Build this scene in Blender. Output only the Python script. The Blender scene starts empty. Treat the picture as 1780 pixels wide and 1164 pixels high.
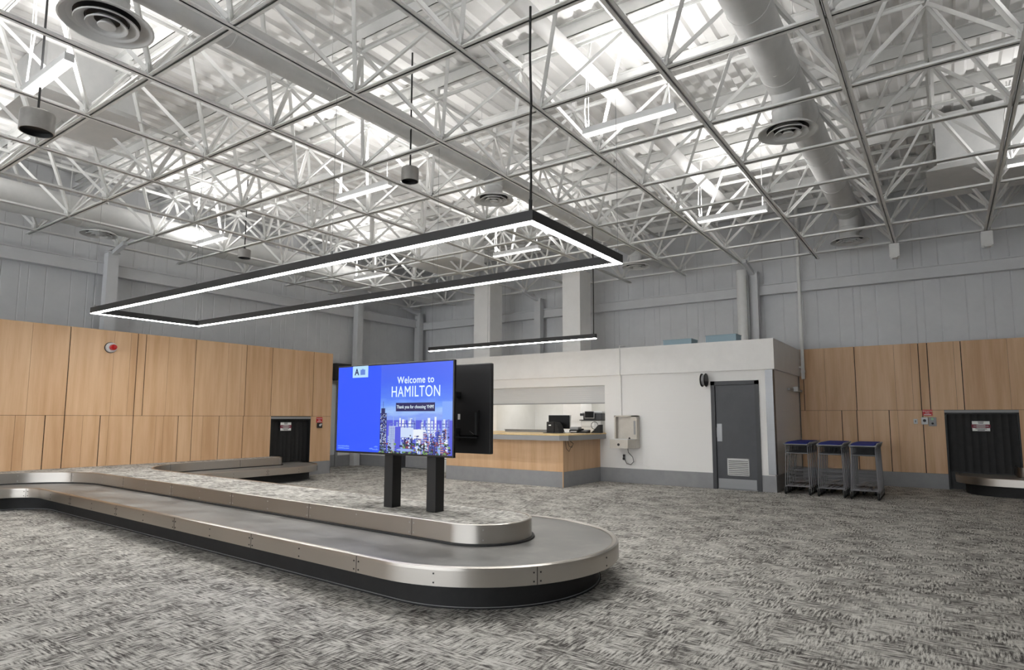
import bpy, bmesh, math, random
from mathutils import Vector, Matrix
random.seed(4)
C = bpy.context.scene.collection
PI = math.pi

# ------------------------------------------------------------------ materials
def mat(name, col, rough=0.6, metal=0.0, emit=None, es=0.0, spec=0.5):
    m = bpy.data.materials.new(name); m.use_nodes = True
    b = m.node_tree.nodes['Principled BSDF']
    b.inputs['Base Color'].default_value = (*col, 1)
    b.inputs['Roughness'].default_value = rough
    b.inputs['Metallic'].default_value = metal
    b.inputs['Specular IOR Level'].default_value = spec
    if emit:
        b.inputs['Emission Color'].default_value = (*emit, 1)
        b.inputs['Emission Strength'].default_value = es
    return m
def nodes(m): return m.node_tree.nodes, m.node_tree.links, m.node_tree.nodes['Principled BSDF']
def noise(m, scale, detail=4, rough=0.6, map_scale=None, coord='Object', w=0):
    N, L, b = nodes(m)
    tc = N.new('ShaderNodeTexCoord'); mp = N.new('ShaderNodeMapping'); nz = N.new('ShaderNodeTexNoise')
    if map_scale: mp.inputs['Scale'].default_value = map_scale
    mp.inputs['Location'].default_value = (w, w*1.7, w*.6)
    nz.inputs['Scale'].default_value = scale; nz.inputs['Detail'].default_value = detail; nz.inputs['Roughness'].default_value = rough
    L.new(tc.outputs[coord], mp.inputs['Vector']); L.new(mp.outputs['Vector'], nz.inputs['Vector'])
    return nz
def ramp(m, fac, stops):
    N, L, b = nodes(m)
    r = N.new('ShaderNodeValToRGB'); e = r.color_ramp.elements
    while len(e) < len(stops): e.new(0.5)
    for k, (p, c) in enumerate(stops):
        e[k].position = p; e[k].color = (*c, 1) if len(c) == 3 else c
    L.new(fac, r.inputs['Fac']); return r
def math_node(m, op, a, b_):
    N, L, _ = nodes(m); n = N.new('ShaderNodeMath'); n.operation = op
    for k, v in enumerate((a, b_)):
        if isinstance(v, (int, float)): n.inputs[k].default_value = v
        else: L.new(v, n.inputs[k])
    return n.outputs[0]
def sr(r, g, b):
    f = lambda c: (c/255/12.92) if c/255 <= .04045 else ((c/255+.055)/1.055)**2.4
    return (f(r), f(g), f(b))

def carpet_mat():
    m = mat('woven_carpet', (.3,.3,.3), .95, spec=.1)
    N, L, b = nodes(m)
    a = noise(m, 1, 3, .65, (8, 62, 8)); c = noise(m, 1, 3, .65, (62, 8, 8), w=3.3)
    big = noise(m, 3.4, 4, .65, w=7.1); pick = noise(m, 5, 2, .6, w=11.3); fine = noise(m, 150, 2, .7, w=5)
    s = math_node(m, 'GREATER_THAN', pick.outputs['Fac'], .5)
    mx = N.new('ShaderNodeMix'); mx.data_type = 'FLOAT'
    L.new(ramp(m, pick.outputs['Fac'], [(.40, (0,0,0)), (.60, (1,1,1))]).outputs['Color'], mx.inputs[0])
    L.new(a.outputs['Fac'], mx.inputs[2]); L.new(c.outputs['Fac'], mx.inputs[3])
    v = math_node(m, 'ADD', mx.outputs[0], math_node(m, 'MULTIPLY', math_node(m, 'SUBTRACT', big.outputs['Fac'], .5), .34))
    v = math_node(m, 'ADD', v, math_node(m, 'MULTIPLY', math_node(m, 'SUBTRACT', fine.outputs['Fac'], .5), .16))
    r = ramp(m, v, [(.34, sr(70,68,66)), (.43, sr(108,105,102)), (.50, sr(168,165,159)), (.61, sr(212,210,204))])
    L.new(r.outputs['Color'], b.inputs['Base Color'])
    bp = N.new('ShaderNodeBump'); bp.inputs['Strength'].default_value = .35; bp.inputs['Distance'].default_value = .004
    L.new(fine.outputs['Fac'], bp.inputs['Height']); L.new(bp.outputs['Normal'], b.inputs['Normal'])
    return m
def wood_mat(name, c1, c2, c3):
    m = mat(name, c2, .42, spec=.35); N, L, b = nodes(m)
    n1 = noise(m, 1, 5, .6, (7, 7, .55)); n2 = noise(m, 1, 3, .6, (70, 70, .8), w=4)
    oi = N.new('ShaderNodeObjectInfo')
    v = math_node(m, 'ADD', n1.outputs['Fac'], math_node(m, 'MULTIPLY', math_node(m, 'SUBTRACT', n2.outputs['Fac'], .5), .22))
    v = math_node(m, 'ADD', v, math_node(m, 'MULTIPLY', math_node(m, 'SUBTRACT', oi.outputs['Random'], .5), .14))
    r = ramp(m, v, [(.3, c1), (.5, c2), (.72, c3)]); L.new(r.outputs['Color'], b.inputs['Base Color'])
    return m
def steel_mat(name, col, rough, sc):
    m = mat(name, col, rough, 1.0); N, L, b = nodes(m)
    n = noise(m, 1, 2, .5, sc); r = ramp(m, n.outputs['Fac'], [(.3, (rough*.9,)*3), (.7, (rough*1.12,)*3)])
    L.new(r.outputs['Color'], b.inputs['Roughness'])
    return m
def brushed(name, col, rough):
    m = mat(name, col, rough, 1.0); N, L, b = nodes(m)
    tg = N.new('ShaderNodeTangent'); tg.direction_type = 'UV_MAP'; L.new(tg.outputs['Tangent'], b.inputs['Tangent'])
    b.inputs['Anisotropic'].default_value = .75; b.inputs['Anisotropic Rotation'].default_value = .25
    n = noise(m, 1, 2, .5, (.6, 140, 1), 'UV'); r = ramp(m, n.outputs['Fac'], [(.3, (rough*.9,)*3), (.7, (rough*1.15,)*3)])
    L.new(r.outputs['Color'], b.inputs['Roughness']); return m
def band_uv(o, path):
    L = [0]
    for a, b in zip(path[:-1], path[1:]): L.append(L[-1]+math.hypot(b[0]-a[0], b[1]-a[1]))
    me = o.data; uv = me.uv_layers.new(name='UVMap'); m2 = 2*len(path)
    for lp in me.loops:
        v = lp.vertex_index; uv.data[lp.index].uv = (L[(v % m2)//2], me.vertices[v].co.z+.02*(v % 2))
    return o
def mottled(name, c1, c2, rough, scale, metal=0, spec=.5, rs=None):
    m = mat(name, c1, rough, metal, spec=spec); N, L, b = nodes(m)
    n = noise(m, scale, 6, .65); r = ramp(m, n.outputs['Fac'], [(.35, c1), (.65, c2)])
    L.new(r.outputs['Color'], b.inputs['Base Color'])
    if rs:
        r2 = ramp(m, n.outputs['Fac'], [(.3, (rs[0],)*3), (.7, (rs[1],)*3)]); L.new(r2.outputs['Color'], b.inputs['Roughness'])
    return m
def block_mat():
    m = mat('painted_block', sr(240,239,237), .55, spec=.3); N, L, b = nodes(m)
    tc = N.new('ShaderNodeTexCoord'); mp = N.new('ShaderNodeMapping'); mp.inputs['Rotation'].default_value = (PI/2, 0, 0)
    br = N.new('ShaderNodeTexBrick'); br.inputs['Scale'].default_value = 1
    br.inputs['Brick Width'].default_value = .4; br.inputs['Row Height'].default_value = .2; br.inputs['Mortar Size'].default_value = .005
    br.inputs['Mortar Smooth'].default_value = .6
    L.new(tc.outputs['Object'], mp.inputs['Vector']); L.new(mp.outputs['Vector'], br.inputs['Vector'])
    bp = N.new('ShaderNodeBump'); bp.inputs['Strength'].default_value = .25; bp.inputs['Distance'].default_value = .004; bp.invert = True
    L.new(br.outputs['Fac'], bp.inputs['Height']); L.new(bp.outputs['Normal'], b.inputs['Normal'])
    return m

M = dict(
 carpet=carpet_mat(),
 wood=wood_mat('maple_panel', sr(200,160,121), sr(212,174,136), sr(222,187,150)),
 reveal=mat('dark_reveal', sr(38,28,20), .8),
 white=mottled('white_steel_paint', sr(230,230,228), sr(236,236,234), .5, 6, spec=.3),
 deck=mottled('white_roof_deck', sr(240,239,237), sr(245,244,242), .55, 3, spec=.3),
 duct=mottled('grey_white_duct', sr(206,207,206), sr(214,214,213), .5, 5, spec=.3),
 siding=mottled('grey_white_siding', sr(212,213,215), sr(219,220,222), .5, 2, spec=.3),
 block=block_mat(),
 plaster=mottled('white_plaster', sr(238,237,235), sr(243,242,240), .6, 3, spec=.25),
 inside=mottled('off_white_plaster', sr(226,225,220), sr(232,231,227), .7, 3, spec=.2),
 base=mottled('grey_vinyl_base', sr(146,147,150), sr(154,155,157), .6, 4, spec=.3),
 steel=brushed('brushed_steel', (.49,.465,.43), .34),
 steel_top=steel_mat('steel_edge', (.75,.74,.72), .35, (3, 3, 60)),
 belt=mottled('scuffed_belt_plate', sr(96,95,93), sr(142,140,136), .4, 2.1, spec=.5, rs=(.3,.6)),
 black=mat('black_paint', sr(20,20,21), .5),
 rubber=mottled('black_rubber', sr(17,17,18), sr(26,26,27), .65, 8),
 housing=mat('anthracite_housing', sr(44,44,45), .5),
 glow=mat('white_diffuser_glow', (1,1,1), .5, emit=(1,.985,.96), es=24.0),
 stripglow=mat('strip_diffuser_glow', (1,1,1), .5, emit=(1,.98,.96), es=.7),
 grey=mat('mid_grey_paint', sr(150,151,152), .5),
 lgrey=mat('light_grey_plastic', sr(205,206,206), .45),
 door=mottled('charcoal_door', sr(66,68,73), sr(72,74,79), .45, 3),
 frame=mat('charcoal_frame', sr(58,60,64), .45),
 alu=steel_mat('satin_aluminium', (.27,.275,.285), .42, (2, 2, 90)),
 chrome=mat('chrome_wire', (.20,.20,.21), .4, 1.0),
 darkwire=mat('dark_wire', sr(70,72,74), .45, .6),
 blue=mat('blue_panel', sr(30,46,128), .6, spec=.2),
 bluebox=mat('pale_blue_box', sr(150,174,186), .6),
 red=mat('signal_red', sr(196,34,40), .4),
 dred=mat('dark_red_band', sr(122,28,52), .5),
 paper=mat('white_sign', sr(238,238,236), .5),
 ink=mat('black_ink', sr(40,38,40), .6),
 fount=mottled('stone_beige_steel', sr(190,184,174), sr(200,195,186), .42, 5, metal=.25),
 screenblack=mat('screen_bezel', sr(12,12,14), .3),
 backblack=mottled('screen_back', sr(22,22,24), sr(28,28,30), .55, 2),
 cable=mat('black_cable', sr(22,22,22), .6),
 lens=mat('red_lens', sr(150,12,18), .15, emit=sr(150,12,18), es=.15),
 alloff=mat('dark_glass', sr(12,13,15), .45, spec=.2),
 galv=mottled('grey_can_paint', sr(140,138,136), sr(160,158,155), .38, 3, metal=.55),
 doorglass=mat('pale_door_glass', sr(205,212,214), .2),
)

# ------------------------------------------------------------------ mesh helpers
class MB:
    def __init__(s): s.v = []; s.f = []; s.mi = []; s.sm = []; s.k = 0
    def add(s, vs, fs, smooth=False):
        o = len(s.v); s.v += [tuple(v) for v in vs]
        for f in fs: s.f.append([i+o for i in f]); s.mi.append(s.k); s.sm.append(smooth)
        return s
    def box(s, x0, x1, y0, y1, z0, z1):
        return s.add([(x0,y0,z0),(x1,y0,z0),(x1,y1,z0),(x0,y1,z0),(x0,y0,z1),(x1,y0,z1),(x1,y1,z1),(x0,y1,z1)],
              [(0,3,2,1),(4,5,6,7),(0,1,5,4),(1,2,6,5),(2,3,7,6),(3,0,4,7)])
    def rbox(s, x0, x1, y0, y1, z0, z1, r=.01, seg=3):
        bm = bmesh.new(); bmesh.ops.create_cube(bm, size=1)
        for v in bm.verts: v.co = Vector(((x0+x1)/2+v.co.x*(x1-x0), (y0+y1)/2+v.co.y*(y1-y0), (z0+z1)/2+v.co.z*(z1-z0)))
        bmesh.ops.bevel(bm, geom=list(bm.edges), offset=r, segments=seg, affect='EDGES', profile=.5)
        bm.verts.index_update(); s.add([v.co[:] for v in bm.verts], [[v.index for v in f.verts] for f in bm.faces]); bm.free(); return s
    def bar(s, a, b, w, h=None, up=(0,0,1), ou=0, ov=0):
        h = h or w; a = Vector(a); b = Vector(b); d = (b-a).normalized(); up = Vector(up)
        if abs(d.dot(up)) > .98: up = Vector((0,1,0))
        u = d.cross(up).normalized(); v = u.cross(d)
        vs = []
        for p in (a, b):
            for su, sv in ((-1,-1),(1,-1),(1,1),(-1,1)): vs.append(p+u*(ou+su*w/2)+v*(ov+sv*h/2))
        return s.add(vs, [(3,2,1,0),(4,5,6,7),(0,1,5,4),(1,2,6,5),(2,3,7,6),(3,0,4,7)])
    def tube(s, pts, r, n=10, closed=False, cap=True):
        pts = [Vector(p) for p in pts]; rings = []; m = len(pts); pu = None
        for i, p in enumerate(pts):
            d = (pts[(i+1) % m]-pts[i-1]) if closed else (pts[min(i+1, m-1)]-pts[max(i-1, 0)])
            d.normalize()
            u = (pu - d*pu.dot(d)) if pu is not None else d.cross(Vector((0,0,1)) if abs(d.z) < .95 else Vector((0,1,0)))
            u.normalize(); pu = u; w = d.cross(u)
            rings.append([p+(u*math.cos(2*PI*k/n)+w*math.sin(2*PI*k/n))*r for k in range(n)])
        vs = [v for ri in rings for v in ri]; fs = []
        for i in range(m if closed else m-1):
            j = (i+1) % m
            for k in range(n): fs.append((i*n+k, i*n+(k+1) % n, j*n+(k+1) % n, j*n+k))
        s.add(vs, fs, True)
        if cap and not closed: s.add(rings[0], [list(range(n))[::-1]]); s.add(rings[-1], [list(range(n))])
        return s
    def lathe(s, prof, o=(0,0,0), n=32, axis='z', smooth=True):
        o = Vector(o)
        for pa, pb in zip(prof[:-1], prof[1:]):
            vs = []
            for r, h in (pa, pb):
                for k in range(n):
                    c, t = math.cos(2*PI*k/n)*r, math.sin(2*PI*k/n)*r
                    vs.append(o+Vector({'z': (c,t,h), 'y': (c,h,t), 'x': (h,c,t)}[axis]))
            s.add(vs, [(k, (k+1) % n, n+(k+1) % n, n+k) for k in range(n)], smooth)
        return s
    def quad(s, a, b, c, d): return s.add([a,b,c,d], [(0,1,2,3)])
    def poly(s, pts): return s.add(pts, [list(range(len(pts)))])
    def prism(s, pts, z0, z1):
        n = len(pts); vs = [(x,y,z0) for x,y in pts]+[(x,y,z1) for x,y in pts]
        fs = [list(range(n))[::-1], list(range(n, 2*n))]+[(i,(i+1) % n,n+(i+1) % n,n+i) for i in range(n)]
        return s.add(vs, fs)
    def ribbon(s, path, prof, smooth=True, closed=False):
        # path: [(x,y,nx,ny)], prof: [(offset along n, z)]
        m = len(path)
        for pa, pb in zip(prof[:-1], prof[1:]):   # one strip per profile edge keeps the edges crisp
            vs = [(x+nx*o, y+ny*o, z) for x,y,nx,ny in path for o,z in (pa, pb)]
            s.add(vs, [(i*2, ((i+1) % m)*2, ((i+1) % m)*2+1, i*2+1) for i in range(m if closed else m-1)], smooth)
        return s
    def mesh(s, name, mats):
        me = bpy.data.meshes.new(name); me.from_pydata(s.v, [], s.f)
        mats = mats if isinstance(mats, (list, tuple)) else [mats]
        for mm in mats: me.materials.append(M[mm] if isinstance(mm, str) else mm)
        for p, i, sm in zip(me.polygons, s.mi, s.sm): p.material_index = i; p.use_smooth = sm
        bm = bmesh.new(); bm.from_mesh(me); bmesh.ops.recalc_face_normals(bm, faces=bm.faces); bm.to_mesh(me); bm.free()
        return me
    def obj(s, name, mats, parent=None, loc=None):
        o = bpy.data.objects.new(name, s.mesh(name, mats)); C.objects.link(o)
        if parent: o.parent = parent
        if loc: o.location = loc
        return o
def tag(o, label, cat, group=None, kind=None):
    o['label'] = label; o['category'] = cat
    if group: o['group'] = group
    if kind: o['kind'] = kind
    return o
def thing(name, label, cat, loc=(0,0,0), rz=0, group=None, kind=None):
    o = bpy.data.objects.new(name, None); C.objects.link(o); o.location = loc; o.rotation_euler = (0,0,rz)
    o.empty_display_size = .1
    return tag(o, label, cat, group, kind)
def dup(root, loc, label, group=None, rz=None):
    r = root.copy(); C.objects.link(r); r.location = loc; r['label'] = label
    if rz is not None: r.rotation_euler = (0,0,rz)
    if group: r['group'] = group
    for ch in list(root.children):
        c = ch.copy(); C.objects.link(c); c.parent = r
        for g in list(ch.children):
            d = g.copy(); C.objects.link(d); d.parent = c
    return r
def text_obj(name, txt, size, m, parent, matrix, align='CENTER', xs=1.0, ext=.0008, bold=0):
    cu = bpy.data.curves.new(name, 'FONT'); cu.body = txt; cu.size = size; cu.align_x = align; cu.align_y = 'CENTER'; cu.extrude = ext; cu.space_character = 1.08; cu.offset = bold
    t = bpy.data.objects.new(name, cu); C.objects.link(t)
    dg = bpy.context.evaluated_depsgraph_get(); me = bpy.data.meshes.new_from_object(t.evaluated_get(dg))
    bpy.data.objects.remove(t)
    me.materials.clear(); me.materials.append(M[m] if isinstance(m, str) else m)
    o = bpy.data.objects.new(name, me); C.objects.link(o); o.parent = parent
    me.transform(Matrix.Diagonal((xs,1,1,1))); me.transform(matrix)
    return o
def face_minus_y(x, y, z): return Matrix.Translation((x,y,z)) @ Matrix.Rotation(PI/2, 4, 'X')
def face_plus_x(x, y, z): return Matrix.Translation((x,y,z)) @ Matrix.Rotation(PI/2, 4, 'Z') @ Matrix.Rotation(PI/2, 4, 'X')

# ------------------------------------------------------------------ camera
cam = bpy.data.cameras.new('camera'); co = bpy.data.objects.new('camera', cam); C.objects.link(co)
cam.sensor_width = 36; cam.lens = 1086.412/1780*36; cam.shift_y = 31.43/1780; cam.clip_end = 200
co.matrix_world = Matrix.Translation((0,0,1.45)) @ Matrix.Rotation(.6058,4,'Z') @ Matrix.Rotation(PI/2+.1025,4,'X') @ Matrix.Rotation(.0025,4,'Z')
bpy.context.scene.camera = co

# ------------------------------------------------------------------ shell
XL, XM, YR, YM, YB = -13.27, -15.1, 15.9, 16.1, 13.17
ZT = 6.62
tag(MB().box(-15.6, 9.2, -9, 16.6, -.12, 0).obj('floor', 'carpet'), 'grey and cream crosshatch patterned carpet floor of the hall', 'floor', kind='structure')

def rib_profile(u0, u1, period, flat, depth):
    pts = []; u = u0
    while u < u1:
        pts += [(u, 0), (u+flat, 0), (u+flat+.02, depth), (min(u+period-.02, u1), depth)]; u += period
    return pts
# roof deck: trapezoid ribs running along y
mb = MB(); pr = []
u = -15.3
while u < 9.2: pr += [(u,0),(u+.12,0),(u+.15,.05),(u+.25,.05)]; u += .28
vs = [(x, y, ZT+z) for y in (-9, 16.4) for x, z in pr]; n = len(pr)
mb.add(vs, [(i, i+1, n+i+1, n+i) for i in range(n-1)])
tag(mb.obj('ceiling', 'deck'), 'white corrugated metal roof deck above the space frame', 'ceiling', kind='structure')

# siding walls (metal, vertical ribs), rear wall along x and left wall along y
def siding(name, along, a0, a1, pos, z0, z1, label):
    mb = MB(); pr = []; u = a0; k = 0
    while u < a1:
        w = (.3, .15, .3, .45)[k % 4]; pr += [(u,0),(u+w-.03,0),(u+w-.02,.006),(u+w-.01,.006)]; u += w; k += 1
    n = len(pr)
    vs = [((p, pos+d, z) if along == 'x' else (pos-d, p, z)) for z in (z0, z1) for p, d in pr]
    mb.add(vs, [(i, i+1, n+i+1, n+i) for i in range(n-1)])
    if along == 'x': mb.box(a0, a1, pos+.05, pos+.2, z0, z1)
    else: mb.box(pos-.2, pos-.05, a0, a1, z0, z1)
    o = mb.obj(name, 'siding'); tag(o, label, 'wall', kind='structure'); return o
wr = siding('wall_rear', 'x', -15.1, 9.0, YM, 0, ZT, 'pale grey ribbed metal siding wall above the service counter and trolleys')
wl = siding('wall_left', 'y', -9, 16.1, XM, 0, ZT, 'pale grey ribbed metal siding wall behind the left wood panelling')
tag(MB().box(9.0, 9.2, -9, 16.1, 0, ZT).obj('wall_right', 'siding'), 'plain grey wall added out of view at the right to cut ambient light', 'wall', kind='structure')  # unseen wall, closes the right side to reduce ambient light

wb = MB().box(-15.6, 9.2, -9.2, -9.0, 0, .25).box(-15.6, 9.2, -9.2, -9.0, 3.9, ZT)  # unseen wall added so its piers band the daylight on the steel
u = -15.6
while u < 9.0:
    wb.box(u, u+(.7 if u < 1 else 1.9), -9.2, -9.0, .25, 3.9); u += 1.9
tag(wb.obj('wall_front', 'siding'), 'unseen window wall added behind the camera, tall openings shaped for daylight streaks', 'wall', kind='structure')
# girts and columns on the siding
g = MB().box(-15.0, 9.0, YM-.2, YM-.02, 4.45, 4.70).box(-15.0, 9.0, YM-.24, YM-.2, 4.68, 4.71).box(-15.0, 9.0, YM-.24, YM-.2, 4.44, 4.47)
tag(g.obj('trim_1', 'siding'), 'horizontal white girt beam along the rear siding wall', 'beam', kind='structure')
g = MB().box(XM+.02, XM+.2, -9, 15.9, 4.52, 4.78).box(XM+.2, XM+.24, -9, 15.9, 4.76, 4.79).box(XM+.2, XM+.24, -9, 15.9, 4.51, 4.54)
tag(g.obj('trim_2', 'siding'), 'horizontal white girt beam along the left siding wall', 'beam', kind='structure')
def column(x, y, ax, label, top=4.98):
    w, d, t = .22, .2, .02; mb = MB()
    if ax == 'x':
        mb.box(x-w/2, x+w/2, y-d, y, 0, top).box(x-w/2-.02, x+w/2+.02, y-d-.02, y, top, top+.03)
        mb.bar((x, y-d/2, top-.02), (x, y-d-.75, top+.14), .09)
    else:
        mb.box(x, x+d, y-w/2, y+w/2, 0, top).box(x, x+d+.02, y-w/2-.02, y+w/2+.02, top, top+.03)
        mb.bar((x+d/2, y, top-.02), (x+d+.5, y, top+.14), .09)
    tag(mb.obj('column', 'siding'), label, 'column', 'steel wall columns', kind='structure')
column(-3.72, YM-.22, 'x', 'white steel column on the rear siding wall beside the fat vertical pipe')
column(-9.95, YM-.22, 'x', 'white steel column on the rear siding wall between the two boxed pillars')
column(-14.85, YM-.22, 'x', 'white steel column in the rear left corner of the hall')
column(XM+.22, 6.0, 'y', 'white steel column on the left siding wall above the wood panels')
column(XM+.22, 13.0, 'y', 'white steel column on the left siding wall near the rear corner')
for x0, x1, lab in ((-11.3,-10.72,'left one of two square white boxed pillars behind the service booth'), (-8.3,-7.77,'right one of two square white boxed pillars behind the service booth')):
    tag(MB().box(x0, x1, 14.35, 14.95, 0, 5.35).obj('pillar', 'plaster'), lab, 'pillar', kind='structure')
for (x, y) in ((-.7073, 15.09), (.8396, 15.09)):
    mb = MB().box(x-.05, x+.05, y-.09, y+.09, 4.78, 5.08).box(x-.09, x+.09, y-.1, y-.085, 4.8, 5.08).box(x-.09, x+.09, y+.085, y+.1, 4.8, 5.08).bar((x, y, 4.95), (x, YM, 5.2), .08)
    tag(mb.obj('bearing_bracket', 'white'), 'short white bearing bracket under the space frame end node, %s' % ('left one over the trolleys' if x < 0 else 'right one above the baggage opening'), 'bracket')

# ---- wood panelled walls
def panels(name, lab, along, pos, a0, a1, upper, lower, zb, zj, zt, portal, front):
    # back board with portal hole
    mb = MB(); p0, p1, ph = portal
    def bx(m, u0, u1, d0, d1, z0, z1):
        if along == 'y': m.box(pos-d1, pos-d0, u0, u1, z0, z1)
        else: m.box(u0, u1, pos+d0, pos+d1, z0, z1)
    bx(mb, a0, p0, .02, .14, 0, zt-.004); bx(mb, p1, a1, .02, .14, 0, zt-.004); bx(mb, p0, p1, .02, .14, ph, zt-.004)
    root = mb.obj(name, 'reveal'); tag(root, lab, 'wall', kind='structure')
    us = [(a0, 0)]+sorted(upper)+[(a1, 0)]
    for (u, g), (v, h) in zip(us[:-1], us[1:]):
        m = MB(); bx(m, u+g/2, v-h/2, 0, .018, zj+.003, zt); m.obj('panel', 'wood', root)
    ls = [(a0, 0)]+sorted(lower)+[(a1, 0)]
    for (u, g), (v, h) in zip(ls[:-1], ls[1:]):
        if u >= p0-.02 and v <= p1+.02: continue
        m = MB(); bx(m, u+g/2, v-h/2, 0, .018, zb, zj-.003); m.obj('panel', 'wood', root)
    b = MB()
    if p0 > a0: bx(b, a0, p0, -.012, .018, 0, zb-.003)
    if a1 > p1: bx(b, p1, a1, -.012, .018, 0, zb-.003)
    b.obj('plinth', 'base', root)
    hd = MB(); bx(hd, p0, p1, -.004, .05, ph-.05, ph); hd.obj('portal_header', 'grey', root)
    dj = .5 if along == 'y' else .165
    jm = MB(); bx(jm, p0-.0, p0+.03, .0, dj, 0, ph-.05); bx(jm, p1-.03, p1, .0, dj, 0, ph-.05); bx(jm, p0, p1, .0, dj, ph-.08, ph-.05)
    jm.obj('portal_jamb', 'black', root)
    return root
T, K = .004, .016
upL = [(-2.2,K),(-1.2,T),(-.4,K),(.5,K),(1.6,K),(2.3,T),(3.02,T),(3.6,K),(4.2,T),(4.79,K),(5.54,T),(5.84,T),(5.97,K),(6.13,K),(6.58,T),(7.16,K),(7.91,T),(8.23,T),(8.36,K),(9.04,K),(9.78,T),(10.11,T),(10.24,K)]
loL = [(-1.5,K),(-.4,K),(.5,K),(1.6,T),(2.2,K),(3.0,T),(3.5,K),(4.05,T),(4.20,T),(4.49,K),(4.79,K),(5.09,T),(5.38,K),(5.53,T),(5.97,K),(6.41,T),(6.56,T),(6.86,K),(7.16,K),(7.39,T),(7.76,K),(7.93,T),(8.34,K),(9.06,T),(10.2,T)]
pl = panels('wall_wood_left', 'long maple veneer panelled wall with dark joints behind the baggage carousel', 'y', XL, -9, 10.84, upL, loL, .325, 1.466, 3.11, (9.06, 10.2, 1.452), 1)
MB().box(XL-1.0, XL-.141, 10.80, 10.84, 0, 3.08).obj('end_return', 'black', pl)
upR = [(-2.71,K),(-2.25,T),(-1.64,K),(-.88,T),(-.57,T),(-.43,K),(-.27,K),(.19,T),(.31,K),(1.07,T),(1.7,K),(2.6,K),(3.3,T),(4.2,K),(5.3,K),(6.5,K),(7.8,K)]
loR = [(-2.43,T),(-2.27,T),(-1.95,K),(-1.65,K),(-1.34,T),(-1.03,K),(-.87,T),(-.42,K),(-.04,T),(1.175,T),(1.8,K),(2.6,K),(3.6,T),(4.2,K),(5.3,K),(6.5,K),(7.8,K)]
prr = panels('wall_wood_rear', 'maple veneer panelled wall with dark joints behind the luggage trolleys', 'x', YR, -2.8, 9.0, upR, loR, .31, 1.626, 3.055, (-.04, 1.175, 1.622), 1)

# ---- service booth (white block building)
bw = MB().box(-15.0, -13.05, YB, YB+.2, 0, 3.03).box(-11.75, -9.75, YB, YB+.2, 0, 3.03).box(-13.05, -11.75, YB, YB+.2, 2.2, 3.03)
bw.box(-9.75, -6.5, YB, YB+.2, 0, 1.06).box(-9.75, -6.5, YB, YB+.2, 2.2, 3.03).box(-6.5, -4.03, YB, YB+.2, 0, 3.03).box(-3.09, -2.82, YB, YB+.2, 0, 3.03).box(-4.03, -3.09, YB, YB+.2, 2.2, 3.03)
bw.box(-3.02, -2.82, YB+.2, YR, 0, 3.03)
booth = bw.obj('wall_booth', 'block'); tag(booth, 'white painted block wall of the service booth with a counter window', 'wall', kind='structure')
bh = MB().box(-15.0, -2.76, YB-.06, YB, 2.42, 3.035).box(-2.82, -2.76, YB, YR-.01, 2.42, 3.035).box(-15.0, -2.825, YB+.001, YR-.05, 2.98, 3.03)
tag(bh.obj('trim_3', 'plaster'), 'smooth white bulkhead band running around the top of the service booth', 'bulkhead', kind='structure')
tag(MB().box(-15.0, -14.9, 10.9, YB, 0, 3.05).obj('wall_corner', 'plaster'), 'low white partition in the rear left corner behind the display', 'wall', kind='structure')
bb = MB().box(-15.0, -13.05, YB-.012, YB, 0, .32).box(-11.75, -9.83, YB-.012, YB, 0, .32).box(-6.63, -4.03, YB-.012, YB, 0, .32).box(-3.09, -2.808, YB-.012, YB, 0, .32).box(-2.82, -2.808, YB, YR, 0, .32)
tag(bb.obj('baseboard_booth', 'base'), 'tall grey vinyl base along the foot of the service booth wall', 'baseboard', kind='structure')
tag(MB().box(-14.9, -14.888, 10.9, YB-.02, 0, .32).obj('baseboard_corner', 'base'), 'tall grey vinyl base in the rear left corner', 'baseboard', kind='structure')
# booth interior
bi = MB().box(-9.9, -6.4, 15.4, 15.5, 0, 2.6).box(-9.95, -9.85, YB+.2, 15.4, 0, 2.6).box(-6.45, -6.35, YB+.2, 15.4, 0, 2.6).box(-9.9, -6.4, YB+.2, 15.4, 2.55, 2.65)
tag(bi.obj('wall_booth_inside', 'inside'), 'off-white rear wall inside the service booth window', 'wall', kind='structure')
sh = MB(); z = 1.8
while z < 2.2: sh.box(-9.75, -6.5, YB+.06, YB+.075, z, z+.048); z += .05
ro = sh.obj('roller_shutter', 'lgrey'); tag(ro, 'grey roller shutter partly lowered across the top of the booth window', 'shutter')
MB().box(-9.75, -6.5, YB+.05, YB+.085, 1.775, 1.8).obj('bottom_rail', 'grey', ro)

# steel corner guard
tag(MB().box(-2.95, -2.80, YB-.018, YB-.013, .34, 2.415).box(-2.806, -2.80, YB-.018, YB+.12, .34, 2.415).obj('corner_guard', 'alu'), 'tall brushed metal corner guard on the white booth corner by the door', 'corner guard')

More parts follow.
